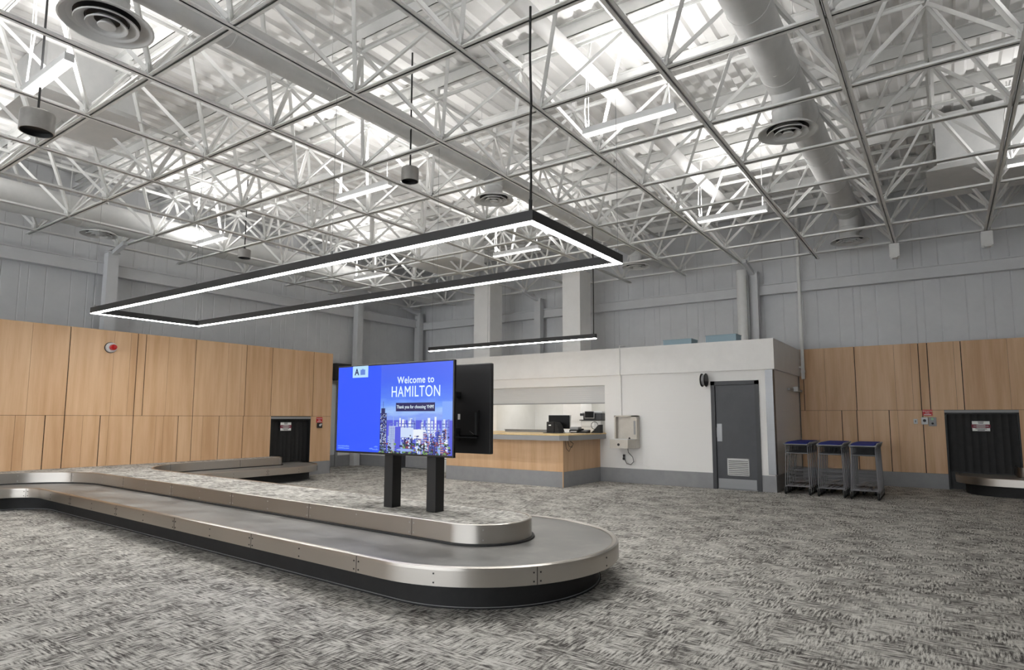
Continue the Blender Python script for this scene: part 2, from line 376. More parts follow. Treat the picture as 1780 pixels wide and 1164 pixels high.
# doors
d = thing('door_1', 'charcoal grey door with louvre and metal kick plate in the white booth', 'door', (0,0,0), kind='structure')
MB().box(-4.04, -3.96, YB-.03, YB+.12, 0, 2.21).box(-3.16, -3.08, YB-.03, YB+.12, 0, 2.21).box(-4.04, -3.08, YB-.03, YB+.12, 2.13, 2.21).obj('frame', 'frame', d)
lf = MB().box(-3.955, -3.165, YB+.01, YB+.055, .015, 2.125).obj('leaf', 'door', d)
MB().box(-3.935, -3.185, YB+.004, YB+.011, .02, .215).obj('kick_plate', 'alu', lf)
MB().box(-3.95, -3.17, YB-.02, YB+.06, 0, .014).obj('threshold', 'alu', d)
MB().box(-3.94, -3.84, YB+.003, YB+.01, .97, 1.33).box(-3.95, -3.93, YB-.0, YB+.008, 1.05, 1.25).obj('push_plate', 'alu', lf)
lv = MB().box(-3.75, -3.32, YB-.0, YB+.01, .285, .305).box(-3.75, -3.32, YB, YB+.01, .61, .63).box(-3.75, -3.73, YB, YB+.01, .285, .63).box(-3.34, -3.32, YB, YB+.01, .285, .63)
for k in range(8): lv.bar((-3.73, YB-.0, .33+k*.038), (-3.34, YB-.0, .33+k*.038), .012, .03, up=(0,1,1))
lv.obj('louvre', 'lgrey', lf)
d = thing('door_2', 'recessed dark grey door half hidden behind the display screen legs', 'door', (0,0,0), kind='structure')
MB().box(-13.05, -12.95, YB+.02, YB+.2, 0, 2.2).box(-11.85, -11.75, YB+.02, YB+.2, 0, 2.2).box(-12.95, -11.85, YB+.02, YB+.2, 2.1, 2.2).obj('frame', 'frame', d)
lf = MB().box(-12.94, -11.86, YB+.12, YB+.17, .02, 2.1).obj('leaf', 'lgrey', d)
MB().box(-12.92, -11.88, YB+.11, YB+.12, .03, .33).obj('kick_plate', 'base', lf)
MB().box(-12.94, -11.86, YB+.02, YB+.12, 0, .02).obj('threshold', 'alu', d)
d = thing('door_3', 'narrow pale glazed door at the far end of the left wood wall', 'door', (0,0,0), kind='structure')
MB().box(-14.9, -14.82, 11.35, 11.43, 0, 2.5).box(-14.9, -14.82, 12.3, 12.38, 0, 2.5).box(-14.9, -14.82, 11.43, 12.3, 2.42, 2.5).obj('frame', 'grey', d)
MB().box(-14.89, -14.85, 11.44, 12.29, .35, 2.41).obj('pane', 'doorglass', d)
MB().box(-14.89, -14.845, 11.44, 12.29, .02, .34).obj('bottom_rail', 'grey', d)
tag(MB().rbox(-14.88, -14.62, 12.05, 12.65, 2.53, 3.02, .015).obj('wall_box', 'black'), 'black box mounted high at the far end of the left wood wall', 'box')

# ------------------------------------------------------------------ space frame
GX, GY, SX, SY, ZC, ZU = -5.348, 3.0572, 1.5469, 1.5042, 5.10, 6.285
J0, J1, I0, I1 = -6, 7, -2, 8
sf = thing('space_frame', 'white double-layer steel space frame of square pyramids filling the ceiling', 'space frame')
def dbl_angle(mb, a, b, flip=1, leg=.042, t=.006, gap=.012):
    # two back-to-back angles along a-b; horizontal legs at the bottom (flip=1) or the top (-1)
    for s in (-1, 1):
        mb.bar(a, b, leg, t, ou=s*(gap/2+leg/2))
        mb.bar(a, b, t, leg, ou=s*(gap/2+t/2), ov=flip*(leg/2-t/2))
    return mb
nx = lambda j: GX+j*SX
ny = lambda i: GY+i*SY
for j in range(J0, J1+1):
    mb = MB(); dbl_angle(mb, (nx(j), ny(I0)-.6, ZC), (nx(j), ny(I1)+.5, ZC))
    for i in range(I0, I1+1):
        mb.bar((nx(j)-.07, ny(i)-.07, ZC+.075), (nx(j)+.07, ny(i)+.07, ZC+.075), .008, .1); mb.bar((nx(j)-.07, ny(i)+.07, ZC+.075), (nx(j)+.07, ny(i)-.07, ZC+.075), .008, .1)
    mb.obj('lower_chord', 'white', sf)
for i in range(I0, I1+1):
    dbl_angle(MB(), (nx(J0)-.45, ny(i), ZC+.008), (nx(J1)+.5, ny(i), ZC+.008)).obj('lower_chord', 'white', sf)
for j in range(J0, J1):
    dbl_angle(MB(), (nx(j+.5), ny(I0-.5), ZU), (nx(j+.5), ny(I1+.5), ZU), -1).obj('upper_chord', 'white', sf)
for i in range(I0-1, I1+1):
    mb = MB(); dbl_angle(mb, (nx(J0-.5), ny(i+.5), ZU+.01), (nx(J1+.5), ny(i+.5), ZU+.01), -1)
    for j in range(J0-1, J1+1): mb.box(nx(j+.5)-.03, nx(j+.5)+.03, ny(i+.5)-.03, ny(i+.5)+.03, ZU, ZU+.16)
    mb.obj('upper_chord', 'white', sf)
for i in range(I0-1, I1+1):
    for dy in (0,):
        y = ny(i+.5)+dy
        if y > 16.0: continue
        MB().box(-15.2, 9.0, y-.004, y+.004, ZU+.16, ZT-.003).box(-15.2, 9.0, y-.004, y+.06, ZU+.16, ZU+.166).box(-15.2, 9.0, y-.06, y+.004, ZT-.009, ZT-.003).obj('purlin', 'white', sf)
def diag_mb(mb, a, b):
    a = Vector(a); b = Vector(b); d = (b-a).normalized(); a = a+d*.05; b = b-d*.04
    up = (0,0,1)
    mb.bar(a, b, .046, .005, ov=-.0205); mb.bar(a, b, .005, .046, ou=-.0205); return mb
diag = []
for j in range(J0, J1+1):
    for i in range(I0, I1+1):
        for sj in (-.5, .5):
            for si in (-.5, .5):
                a = (nx(j), ny(i), ZC+.05); b = (nx(j+sj), ny(i+si), ZU-.03)
                mid = (Vector(a)+Vector(b))/2; r = co.matrix_world.inverted() @ mid
                seen = r.z < 0 and abs(r.x/r.z) < .86 and -.62 < (-r.y/r.z) < .60
                diag.append((mid.length if seen else mid.length+100, a, b))
diag.sort(key=lambda t: t[0])
for _, a, b in diag[:100]: diag_mb(MB(), a, b).obj('diagonal', 'white', sf)
mb = MB()
for _, a, b in diag[100:]: diag_mb(mb, a, b)
o = mb.obj('diagonal', 'white', sf); o['kind'] = 'stuff'

# ------------------------------------------------------------------ ducts and diffusers
def round_duct(x, z, r, y0, y1, label, seam=1.5):
    prof = []; y = y0
    while y < y1:
        ye = min(y+seam, y1); prof += [(r, y), (r, ye-.03), (r+.006, ye-.025), (r+.006, ye-.005), (r, ye)]; y = ye
    mb = MB().lathe(prof, (x, 0, z), 32, 'y').lathe([(0,y0),(r,y0)], (x,0,z), 32, 'y').lathe([(r,y1),(0,y1)], (x,0,z), 32, 'y')
    o = mb.obj('air_duct', 'duct'); tag(o, label, 'duct', 'round air ducts in the ceiling')
    y = y0+1.2
    while y < y1:
        MB().tube([(x-r-.004, y, ZT), (x-r-.004, y, z), (x-r*.7, y, z-r*.75), (x, y, z-r-.004), (x+r*.7, y, z-r*.75), (x+r+.004, y, z), (x+r+.004, y, ZT)], .004, 5).obj('hanger', 'white', o); y += 3
    return o
round_duct(-6.12, 5.57, .172, -2.5, 15.6, 'thin round white air duct running through the truss above the ring light')
round_duct(-1.48, 5.78, .225, -2.5, 15.6, 'fat round white air duct running through the truss on the right')
round_duct(-13.8, 5.44, .285, -2.5, 15.6, 'fat round white air duct along the left wall')
def diffuser(x, y, z, R, rn, ztop, label):
    t = thing('ceiling_diffuser', label, 'diffuser', (x,y,z), 0, 'round ceiling air diffusers')
    MB().lathe([(R,0),(R,.012),(R*.86,.05),(R*.72,.06),(R*.7,.05),(R*.83,.03),(R*.96,.0),(R,0)]).obj('outer_ring', 'duct', t)
    MB().lathe([(R*.68,-.012),(R*.69,0),(R*.5,.05),(R*.47,.045),(R*.62,-.0),(R*.68,-.012)]).lathe([(R*.44,-.02),(R*.45,-.008),(R*.3,.045),(R*.27,.04),(R*.39,-.01),(R*.44,-.02)]).lathe([(0,-.022),(R*.19,-.02),(R*.2,-.01),(R*.1,.04),(0,.04)]).obj('cone_ring', 'duct', t)
    MB().lathe([(R*.72,.062),(0,.064)]).obj('throat', 'black', t)
    MB().lathe([(rn,.05),(rn,.05+(ztop-z-.05)*.5-.02),(rn+.006,.05+(ztop-z-.05)*.5),(rn,.05+(ztop-z-.05)*.5+.02),(rn,ztop-z)]).obj('neck', 'duct', t)
    return t
diffuser(-6.20, 2.34, 5.06, .385, .17, 5.5, 'round ceiling diffuser nearest the camera, at the top left')
diffuser(-6.10, 8.25, 5.10, .335, .15, 5.5, 'round ceiling diffuser right above the near right corner of the ring light')
diffuser(-6.03, 14.0, 5.10, .33, .15, 5.5, 'round ceiling diffuser just right of the far corner of the ring light')
diffuser(-1.48, 8.36, 5.10, .36, .18, 5.65, 'round ceiling diffuser under the fat duct on the right, the nearer one')
diffuser(-1.47, 14.5, 5.12, .36, .18, 5.65, 'round ceiling diffuser under the fat duct on the right, the one by the rear wall')
diffuser(-13.9, 5.38, 5.10, .33, .17, 5.3, 'round ceiling diffuser under the left wall duct, nearer one')
diffuser(-13.6, 10.95, 5.10, .30, .17, 5.3, 'round ceiling diffuser under the left wall duct, far one above the ring light')
tag(MB().tube([(-3.65, -2, 6.02), (-3.65, 15.9, 6.02)], .1, 16).obj('drain_pipe', 'deck'), 'straight white pipe running high under the roof deck', 'pipe')
def plenum(x, y, w, z0, z1, label):
    t = thing('air_plenum', label, 'air plenum', (x,y,0), 0, 'square air plenum boxes under the roof')
    MB().box(-w/2, w/2, -w/2, w/2, z0+.14, z1).obj('box', 'duct', t)
    f = w/2+.16; vs = [(-w/2,-w/2,z0+.14),(w/2,-w/2,z0+.14),(w/2,w/2,z0+.14),(-w/2,w/2,z0+.14),(-f,-f,z0),(f,-f,z0),(f,f,z0),(-f,f,z0)]
    MB().add(vs, [(0,1,5,4),(1,2,6,5),(2,3,7,6),(3,0,4,7),(4,5,6,7)]).obj('flared_skirt', 'duct', t)
plenum(-10.25, 3.55, 1.15, 5.75, 6.58, 'white square air plenum box behind the truss at the upper left')
plenum(.75, 12.9, 1.3, 5.5, 6.5, 'white square air plenum box with flared skirt at the upper right')
plenum(-10.6, 12.4, 1.3, 5.4, 6.4, 'white square air plenum box seen through the far side of the ring light')

# ------------------------------------------------------------------ hanging lights
def area(loc, sx, sy, power, rot=(0,0,0), col=(1,.985,.97)):
    l = bpy.data.lights.new('light', 'AREA'); l.shape = 'RECTANGLE'; l.size = sx; l.size_y = sy; l.energy = power; l.color = col
    o = bpy.data.objects.new('light', l); C.objects.link(o); o.location = loc; o.rotation_euler = rot; return o
strips = {(-7.93,2.44): 'white strip light hanging at the top left beside the large diffuser', (-7.72,6.82): 'white strip light hanging in the truss above the middle of the ring light',
 (-3.1,7.02): 'white strip light right of the hanging black cord', (-3.05,11.48): 'white strip light left of the fat right duct near the rear wall',
 (-12.65,6.99): 'white strip light near the left wall duct above the ring light', (-7.76,11.36): 'white strip light seen inside the right end of the ring light',
 (-12.33,11.23): 'white strip light seen inside the ring light toward its left half', (1.55,11.4): 'white strip light at the right edge of the picture beyond the plenum box',
 (1.55,6.9): None, (-3.1,2.5): None, (1.55,2.5): None, (-12.6,2.5): None}
st0 = None
for (x, y), lab in strips.items():
    area((x, y, 5.25), 1.2, .08, 27 if x < 0 else 12, (PI, 0, 0))
    if lab is None: continue
    if st0 is None:
        st0 = thing('strip_light', lab, 'light', (x,y,5.12), 0, 'white strip lights in the truss')
        MB().box(-.62, .62, -.045, .045, .012, .10).obj('housing', 'lgrey', st0)
        MB().box(-.615, .615, -.052, .052, 0, .014).obj('diffuser', 'stripglow', st0)
        for s in (-1, 1): MB().tube([(s*.55, 0, .1), (s*.55, .0, 1.3)], .006, 6).obj('hanger', 'white', st0)
        MB().tube([(-.58, 0, .08), (-.62, .02, .35), (-.6, .05, .8), (-.5, .0, 1.3)], .011, 7).obj('power_cord', 'white', st0)
    else: dup(st0, (x, y, 5.12), lab)
# ring light
rx0, rx1, ry0, ry1, rz0, rz1, w = -11.47, -2.83, 4.39, 6.22, 3.128, 3.228, .075
rt = thing('ring_pendant_light', 'large black rectangular ring pendant light glowing on its underside above the carousel', 'light', (-7.15,5.3,rz0))
def rect_path(x0, x1, y0, y1): return [(x0,y0,-1,-1),(x1,y0,1,-1),(x1,y1,1,1),(x0,y1,-1,1)]
P = [(x+7.15, y-5.3, a, b) for x,y,a,b in rect_path(rx0, rx1, ry0, ry1)]
MB().ribbon(P, [(0,.006),(0,.1),(-w,.1),(-w,.006),(-w+.004,.006),(-w+.004,.012),(-.004,.012),(-.004,.006),(0,.006)], False, True).obj('frame', 'housing', rt)
MB().ribbon(P, [(-.005,.011),(-.005,.0),(-w+.005,.0),(-w+.005,.011)], False, True).obj('diffuser', 'glow', rt)
for x, y in ((rx0+.05,ry0+.04),(rx0+.05,ry1-.04),(rx1-.04,ry1-.04),(-5.5,ry0+.04),(-8.3,ry0+.04),(-5.5,ry1-.04),(-8.3,ry1-.04)):
    MB().tube([(x+7.15,y-5.3,.1),(x+7.15,y-5.3,ZC-rz0)], .0025, 5).lathe([(.012,.1),(.012,.14),(.004,.15)], (x+7.15,y-5.3,0), 8).obj('suspension_wire', 'grey', rt)
pc = [(rx1-.04+7.15+dx, ry0+.03-5.3, z) for z, dx in ((.1,0),(.4,.006),(.75,-.005),(1.1,.008),(1.5,-.004),(ZC-rz0+.02,0))]
MB().tube(pc, .011, 8).lathe([(.016,.1),(.016,.2),(.006,.22)], (rx1-.04+7.15, ry0+.03-5.3, 0), 10).obj('power_cord', 'cable', rt)
# linear pendant
lt = thing('linear_pendant_light', 'straight black linear pendant light over the service counter', 'light', (-7.45,10.5,2.93))
MB().box(-2.1, 2.1, -.0375, .0375, .008, .09).obj('frame', 'housing', lt)
MB().box(-2.095, 2.095, -.034, .034, 0, .009).obj('diffuser', 'glow', lt)
for x in (-2.02, -.45, .0, 2.02): MB().tube([(x,0,.09),(x,0,ZC-2.93)], .003, 5).obj('suspension_wire', 'grey', lt)
MB().tube([(2.05,.0,.09),(2.05,.01,1.0),(2.05,0,ZC-2.93)], .011, 7).obj('power_cord', 'cable', lt)
# cylinder speakers
def can(x, y, z, r, h, label):
    t = thing('cylinder_speaker', label, 'speaker', (x,y,z), 0, 'grey cylinder pendant speakers')
    MB().lathe([(r*.93,.0),(r,.0),(r,h-.012),(r*.97,h),(0,h)]).obj('body', 'galv', t)
    MB().lathe([(r*.93,.004),(r*.9,.05),(0,.06)]).obj('grille', 'black', t)
    MB().lathe([(.03,h),(.03,h+.04),(0,h+.05)], n=12).tube([(0,0,h),(0,0,ZT-z)], .012, 8).obj('stem', 'black', t)
can(-8.17, 2.47, 4.60, .165, .22, 'grey cylinder pendant speaker hanging at the left edge of the picture')
can(-5.98, 6.12, 4.72, .12, .19, 'grey cylinder pendant speaker hanging in the centre beside the thin duct')
can(-12.3, 7.58, 4.86, .13, .18, 'grey cylinder pendant speaker by the far left duct, smallest of the three')

# ------------------------------------------------------------------ baggage carousel
def sheared(x, y): return (x, y+.045*(-3.68-x))
def arc(cx, cy, r, a0, a1, n=14): return [(cx+r*math.cos(math.radians(a0+(a1-a0)*k/n)), cy+r*math.sin(math.radians(a0+(a1-a0)*k/n))) for k in range(n+1)]
CX = -11.45; CYc = 4.83
def loop(ro, rf, rp):  # ro: end radius; rf: fillet radius; rp: portal radius
    p = [(-14.2, 8.65-.12+rp), (-13.0, 8.53+rp)]
    p += arc(-12.95, 8.53, rp, 85, 0, 10)
    p += arc(CX, CYc+ro+rf, rf, 180, 270, 12)
    p += arc(-3.68, CYc, ro, 90, -90, 40)
    p += arc(CX, CYc-ro-rf, rf, 90, 180, 12)
    p += [(CX-rf, -3.0)]
    return [sheared(*q) for q in p]
outer = loop(1.28, .5, 1.0); inner = loop(.47, 1.31, .19)
def path_normals(pts, side=1):
    out = []
    for i, (x, y) in enumerate(pts):
        a = pts[max(i-1,0)]; b = pts[min(i+1,len(pts)-1)]; dx, dy = b[0]-a[0], b[1]-a[1]; l = math.hypot(dx, dy)
        out.append((x, y, -dy/l*side, dx/l*side))
    return out
on = path_normals(outer, 1)    # left-hand normal
# the loop runs portal -> arm end -> near side, clockwise: left-hand normal points away from the arm
inn = path_normals(inner, 1)
cr = thing('baggage_carousel', 'long T-shaped stainless baggage carousel with a carpeted island and grey belt', 'baggage carousel')
ZB = .34
# belt: bridge between outer and inner, same parametrisation (equal counts)
n = len(outer); vs = []
for (a, b) in zip(outer, inner): vs += [(a[0], a[1], ZB-.006), (b[0], b[1], ZB-.006)]
MB().add(vs, [(2*i, 2*i+1, 2*i+3, 2*i+2) for i in range(n-1)]).obj('belt', 'belt', cr)
MB().ribbon(on, [(-.045,ZB-.004),(-.04,ZB+.004),(-.006,ZB+.008),(.012,ZB+.0),(.014,ZB-.02),(.014,.205),(.0,.2),(-.03,.2)]).obj('outer_band', 'steel', cr)
band_uv(bpy.data.objects['outer_band'], on)
kick = MB().ribbon(on, [(-.03,.2),(-.17,.2),(-.17,.012),(-.15,.01),(-.15,0)]); kick.obj('kick_plinth', 'rubber', cr)
MB().ribbon(on, [(-.168,.014),(-.158,.014),(-.155,.0)]).obj('floor_trim', 'grey', cr)
MB().ribbon(inn, [(.006,ZB+.008),(.006,.513),(-.002,.519),(-.022,.519),(-.025,.512)]).obj('inner_band', 'steel', cr)
band_uv(bpy.data.objects['inner_band'], inn)
MB().ribbon(inn, [(.035,ZB-.004),(.03,ZB+.012),(-.01,ZB+.014)]).obj('skirt_brush', 'rubber', cr)
isl = [(x, y) for x, y in inner[2:]]
poly = [(XL+.012, inner[1][1]-.0)] + isl + [(XL+.012, -3.0)]
n = len(poly)
bm = bmesh.new(); vv = [bm.verts.new((x, y, .512)) for x, y in poly]; ff = bm.faces.new(vv); bmesh.ops.triangulate(bm, faces=[ff])
mb = MB(); bm.verts.index_update(); mb.add([v.co[:] for v in bm.verts], [[v.index for v in f.verts] for f in bm.faces]); bm.free()
mb.obj('carpeted_island', 'carpet', cr)
# seam lines and rivets along the bands
def arclen(pts):
    L = [0]
    for a, b in zip(pts[:-1], pts[1:]): L.append(L[-1]+math.hypot(b[0]-a[0], b[1]-a[1]))
    return L
def along(pth, s, L):
    for i in range(len(L)-1):
        if L[i] <= s <= L[i+1]:
            t = (s-L[i])/(L[i+1]-L[i]); a, b = pth[i], pth[i+1]
            return [a[k]+(b[k]-a[k])*t for k in range(4)]
    return pth[-1]
def fasteners(pth, off, z0, z1, step, start):
    L = arclen(pth); riv = MB(); seam = MB(); s = start; k = 0
    while s < L[-1]-.2:
        x, y, a, b = along(pth, s, L); tx, ty = b, -a
        if k % 2 == 0: seam.bar((x+a*off, y+b*off, z0), (x+a*off, y+b*off, z1), .005, .0015, up=(a,b,0))
        for dt in ((-.028, .028) if k % 2 == 0 else (0,)):
            for z in (z0+.025, z1-.04):
                c = Vector((x+tx*dt+a*off, y+ty*dt+b*off, z)); riv.bar(c, c+Vector((a,b,0))*.004, .011)
        s += step; k += 1
    return riv, seam
r1, s1 = fasteners(on, .0145, .206, ZB-.004, .78, .5); r2, s2 = fasteners(inn, .0065, ZB+.02, .512, .8, .9)
r1.obj('rivet', 'ink', cr)['kind'] = 'stuff'; r2.obj('rivet', 'lgrey', cr)['kind'] = 'stuff'; s1.obj('band_seam', 'black', cr); s2.obj('band_seam', 'black', cr)

# second carousel at the right portal: belt comes out of the wall and turns right
c2 = thing('baggage_carousel', 'dark baggage carousel leaving the opening in the rear wood wall', 'baggage carousel')
o2 = [(.09, 16.06), (.09, 15.6)] + arc(.89, 15.5, .8, 180, 255, 12) + [(2.5, 14.42), (8.6, 14.12)]
i2 = [(1.05, 16.06), (1.05, 15.6)] + arc(1.2, 15.55, .15, 180, 260, 12) + [(2.55, 15.22), (8.6, 14.97)]
pn = path_normals(o2, -1); qn = path_normals(i2, -1)
vs = []
for a, b in zip(o2, i2): vs += [(a[0], a[1], ZB-.006), (b[0], b[1], ZB-.006)]
MB().add(vs, [(2*i, 2*i+1, 2*i+3, 2*i+2) for i in range(len(o2)-1)]).obj('belt', 'belt', c2)
MB().ribbon(pn, [(-.045,ZB-.004),(-.006,ZB+.008),(.014,ZB),(.014,.205),(-.03,.2)]).obj('outer_band', 'steel', c2)
band_uv(bpy.data.objects['outer_band.001'], pn)
MB().ribbon(pn, [(-.03,.2),(-.15,.2),(-.15,0)]).obj('kick_plinth', 'rubber', c2)
MB().ribbon(qn, [(.006,ZB),(.006,.52),(-.03,.52)]).obj('inner_band', 'steel', c2)
band_uv(bpy.data.objects['inner_band.001'], qn)

# strip curtains with signs in both portals
def curtain(name, label, along_, pos, u0, u1, z0, z1):
    t = thing(name, label, 'strip curtain')
    n = 9; w = (u1-u0)/n
    for k in range(n):
        a, b = u0+k*w, u0+(k+1)*w+.012; d = .006*(k % 2); bul = .012
        mb = MB()
        if along_ == 'y': path = [(pos-d-bul*math.sin(PI*q/4), a+(b-a)*q/4) for q in range(5)]
        else: path = [(a+(b-a)*q/4, pos+d+bul*math.sin(PI*q/4)) for q in range(5)]
        vs = [(x,y,z) for z in (z0, z1) for x,y in path]; mb.add(vs, [(i,i+1,i+6,i+5) for i in range(4)], True)
        mb.obj('strip', 'rubber', t)
    return t
curtain('strip_curtain', 'black rubber strip curtain in the opening of the left wood wall', 'y', XL-.11, 9.1, 10.16, .345, 1.38)
curtain('strip_curtain', 'black rubber strip curtain in the opening of the rear wood wall', 'x', YR+.13, .0, 1.135, .36, 1.55)
for nm, bx in (('left', (XL-1.6, XL-.5, 8.9, 10.35)), ('rear', None)):
    if bx: mb = MB().box(bx[0]-.02, bx[0], 8.9, 10.35, 0, 1.6)
    else: mb = MB().box(-.2, 1.35, YR+.165, YR+.18, 0, 1.7)  # black sheets take the place of the dark holes behind the curtains
    tag(mb.obj('portal_dark_'+nm, 'black'), 'black sheet standing in for the darkness behind the strip curtain of the %s opening' % nm, 'wall', kind='structure')

def notice(t, along_, pos, u, z, w, h):
    # white notice, dark red middle band, printed lines
    def q(m, u0, u1, z0, z1, d):
        if along_ == 'y': m.box(pos+d-.003, pos+d, u0, u1, z0, z1)
        else: m.box(u0, u1, pos-d, pos-d+.003, z0, z1)
    m = MB(); q(m, u-w/2, u+w/2, z-h/2, z+h/2, .003); m.obj('board', 'paper', t)
    m = MB(); q(m, u-w/2-.01, u+w/2+.01, z-h*.19, z+h*.17, .0045); m.obj('red_band', 'dred', t)
    m = MB(); 
    for k, (f, l) in enumerate(((.42,.34),(.29,.30),(-.28,.66),(-.4,.42))): q(m, u-w*l/2, u+w*l/2, z+h*f-.006, z+h*f+.006, .005)
    m.obj('lettering', 'ink', t)
    m = MB()
    for f, l in ((.1,.5),(0,.86),(-.1,.5)): q(m, u-w*l/2, u+w*l/2, z+h*f-.005, z+h*f+.005, .006)
    m.obj('lettering', 'lgrey', t)
t = thing('notice_sign', 'white warning notice with a dark red band on the left strip curtain', 'sign'); notice(t, 'y', XL-.075, 9.53, 1.215, .30, .2)
t = thing('notice_sign', 'white warning notice with a dark red band on the rear strip curtain', 'sign'); notice(t, 'x', YR+.10, .56, 1.297, .29, .2)
# emergency stop signs and boxes
def estop(along_, pos, u, z, w, h, label):
    t = thing('emergency_stop_sign', label, 'sign')
    if along_ == 'y': MB().box(pos, pos+.004, u-w/2, u+w/2, z-h/2, z+h/2).obj('board', 'red', t); f = lambda zz: face_plus_x(pos+.0055, u, zz)
    else: MB().box(u-w/2, u+w/2, pos-.004, pos, z-h/2, z+h/2).obj('board', 'red', t); f = lambda zz: face_minus_y(u, pos-.0055, zz)
    text_obj('lettering', 'Emergency', .036, 'paper', t, f(z+h*.27)); text_obj('lettering', 'Stop', .036, 'paper', t, f(z-.003))
    if along_ == 'y': MB().box(pos+.004, pos+.005, u-w*.36, u+w*.36, z-h*.36, z-h*.26).obj('underline', 'paper', t)
    else: MB().box(u-w*.36, u+w*.36, pos-.005, pos-.004, z-h*.36, z-h*.26).obj('underline', 'paper', t)
estop('y', XL+.001, 10.465, 1.373, .19, .135, 'red emergency stop sign on the left wood wall beside the baggage opening')
estop('x', YR-.001, -.333, 1.57, .175, .125, 'red emergency stop sign on the rear wood wall beside the baggage opening')
t = thing('push_button_box', 'black push button box under the red sign on the left wood wall', 'button box')
MB().rbox(XL+.001, XL+.05, 10.39, 10.53, 1.17, 1.30, .006).obj('case', 'black', t); MB().lathe([(.0,.075),(.028,.07),(.03,.05)], (XL, 10.455, 1.24), 16, 'x').box(XL+.05, XL+.054, 10.47, 10.51, 1.25, 1.28).obj('button', 'lgrey', t)
t = thing('push_button_box', 'white push button box with dark button under the rear red sign', 'button box')
MB().rbox(-.45, -.335, YR-.06, YR-.001, 1.325, 1.475, .006).obj('case', 'lgrey', t); MB().lathe([(0,-.09),(.028,-.088),(.03,-.06)], (-.393, YR, 1.405), 16, 'y').obj('button', 'ink', t)
t = thing('key_switch_plate', 'grey switch plate right of the white button box', 'switch')
MB().rbox(-.325, -.185, YR-.02, YR-.001, 1.29, 1.475, .004).obj('plate', 'grey', t); MB().lathe([(0,-.04),(.022,-.038),(.024,-.02)], (-.255, YR, 1.44), 14, 'y').obj('lamp', mat('green_lamp', sr(150,205,160), .3), t); MB().lathe([(0,-.035),(.02,-.035),(.022,-.02)], (-.255, YR, 1.345), 14, 'y').obj('key_switch', 'ink', t)
t = thing('wall_switch', 'small white wall switch on the rear wood wall', 'switch')
MB().rbox(-.59, -.518, YR-.018, YR-.001, 1.335, 1.44, .004).obj('plate', 'lgrey', t); MB().rbox(-.566, -.542, YR-.026, YR-.017, 1.365, 1.41, .003).obj('rocker', 'grey', t)
# red beacon
t = thing('warning_beacon', 'red rotating warning beacon on a white base high on the left wood wall', 'beacon', (XL, 5.47, 2.775))
MB().lathe([(.0,.001),(.105,.001),(.105,.02),(.0,.021)], axis='x').obj('gasket', 'black', t)
MB().lathe([(.095,.02),(.092,.075),(.07,.09),(0,.092)], axis='x').obj('base', 'lgrey', t)
MB().lathe([(.055,.09),(.055,.16),(.045,.19),(.02,.205),(0,.207)], axis='x').obj('lens', 'lens', t)

# ------------------------------------------------------------------ information display
ds = thing('information_display', 'double-sided information display on two black posts standing on the carousel island', 'display', (0,0,0))
for x in (-4.86, -4.26):
    MB().rbox(x-.062, x+.062, 4.74, 4.87, .514, 1.95, .004, 1).obj('post', 'black', ds)
    MB().rbox(x-.03, x+.03, 4.585, 4.74, 1.2, 1.85, .004, 1).rbox(x-.03, x+.03, 4.87, 5.16, 1.28, 1.34, .004, 1).rbox(x-.03, x+.03, 4.87, 5.16, 1.66, 1.72, .004, 1).obj('mount_arm', 'black', ds)
area((-8.1, 14.3, 2.5), 2.4, .6, 20)  # added area light without a fixture, brightens the booth interior
sx0, sx1, sz0, sz1 = -5.478, -3.817, 1.070, 2.000
MB().rbox(sx0, sx1, 4.55, 4.585, sz0, sz1, .005, 2).obj('screen_case', 'screenblack', ds)
# picture
def emit_mat(name, col, s=.6): return mat(name, (0,0,0), .25, emit=col, es=s)
def sky_mat():
    m = emit_mat('screen_sky', (0,0,1)); N, L, b = nodes(m)
    tc = N.new('ShaderNodeTexCoord'); sp = N.new('ShaderNodeSeparateXYZ'); L.new(tc.outputs['Object'], sp.inputs[0])
    zz = math_node(m, 'DIVIDE', math_node(m, 'SUBTRACT', sp.outputs['Z'], 1.08), .91)
    cl = noise(m, 1, 4, .6, (5, 5, 26)); v = math_node(m, 'ADD', zz, math_node(m, 'MULTIPLY', math_node(m, 'SUBTRACT', cl.outputs['Fac'], .5), .16))
    r = ramp(m, v, [(.40, sr(120,150,235)), (.47, sr(150,185,240)), (.53, sr(112,158,240)), (.62, sr(78,122,238)), (.80, sr(58,98,236)), (1.0, sr(66,96,232))])
    L.new(r.outputs['Color'], b.inputs['Emission Color']); return m
xm = -4.80
pic_blue = mat('screen_blue', (0,0,0), .25, emit=sr(38,84,250), es=.6)
bl = MB().quad((sx0+.014, 4.5488, sz0+.02),(xm, 4.5488, sz0+.02),(xm, 4.5488, sz1-.014),(sx0+.014, 4.5488, sz1-.014)).obj('message_panel', pic_blue, ds)
sk = MB().quad((xm, 4.5488, sz0+.02),(sx1-.014, 4.5488, sz0+.02),(sx1-.014, 4.5488, sz1-.014),(xm, 4.5488, sz1-.014)).obj('picture_panel', sky_mat(), ds)
cityM = [emit_mat('city_%d' % k, sr(*c)) for k, c in enumerate([(28,36,92),(58,72,150),(196,212,240),(140,166,226),(98,112,200),(58,98,80),(132,66,84),(30,40,60),(226,232,240),(112,150,80),(78,86,210),(178,130,140)])]
mb = MB(); R = random.Random(11)
def blk(x0, x1, z0, z1, c, d=0):
    mb.k = c; y = 4.5482-d*.00006; mb.quad((x0,y,z0),(x1,y,z0),(x1,y,z1),(x0,y,z1))
X0, X1 = xm, sx1-.014; Z0 = sz0+.02
blk(X0, X1, Z0, Z0+.33, 10, 0)                       # distant hills
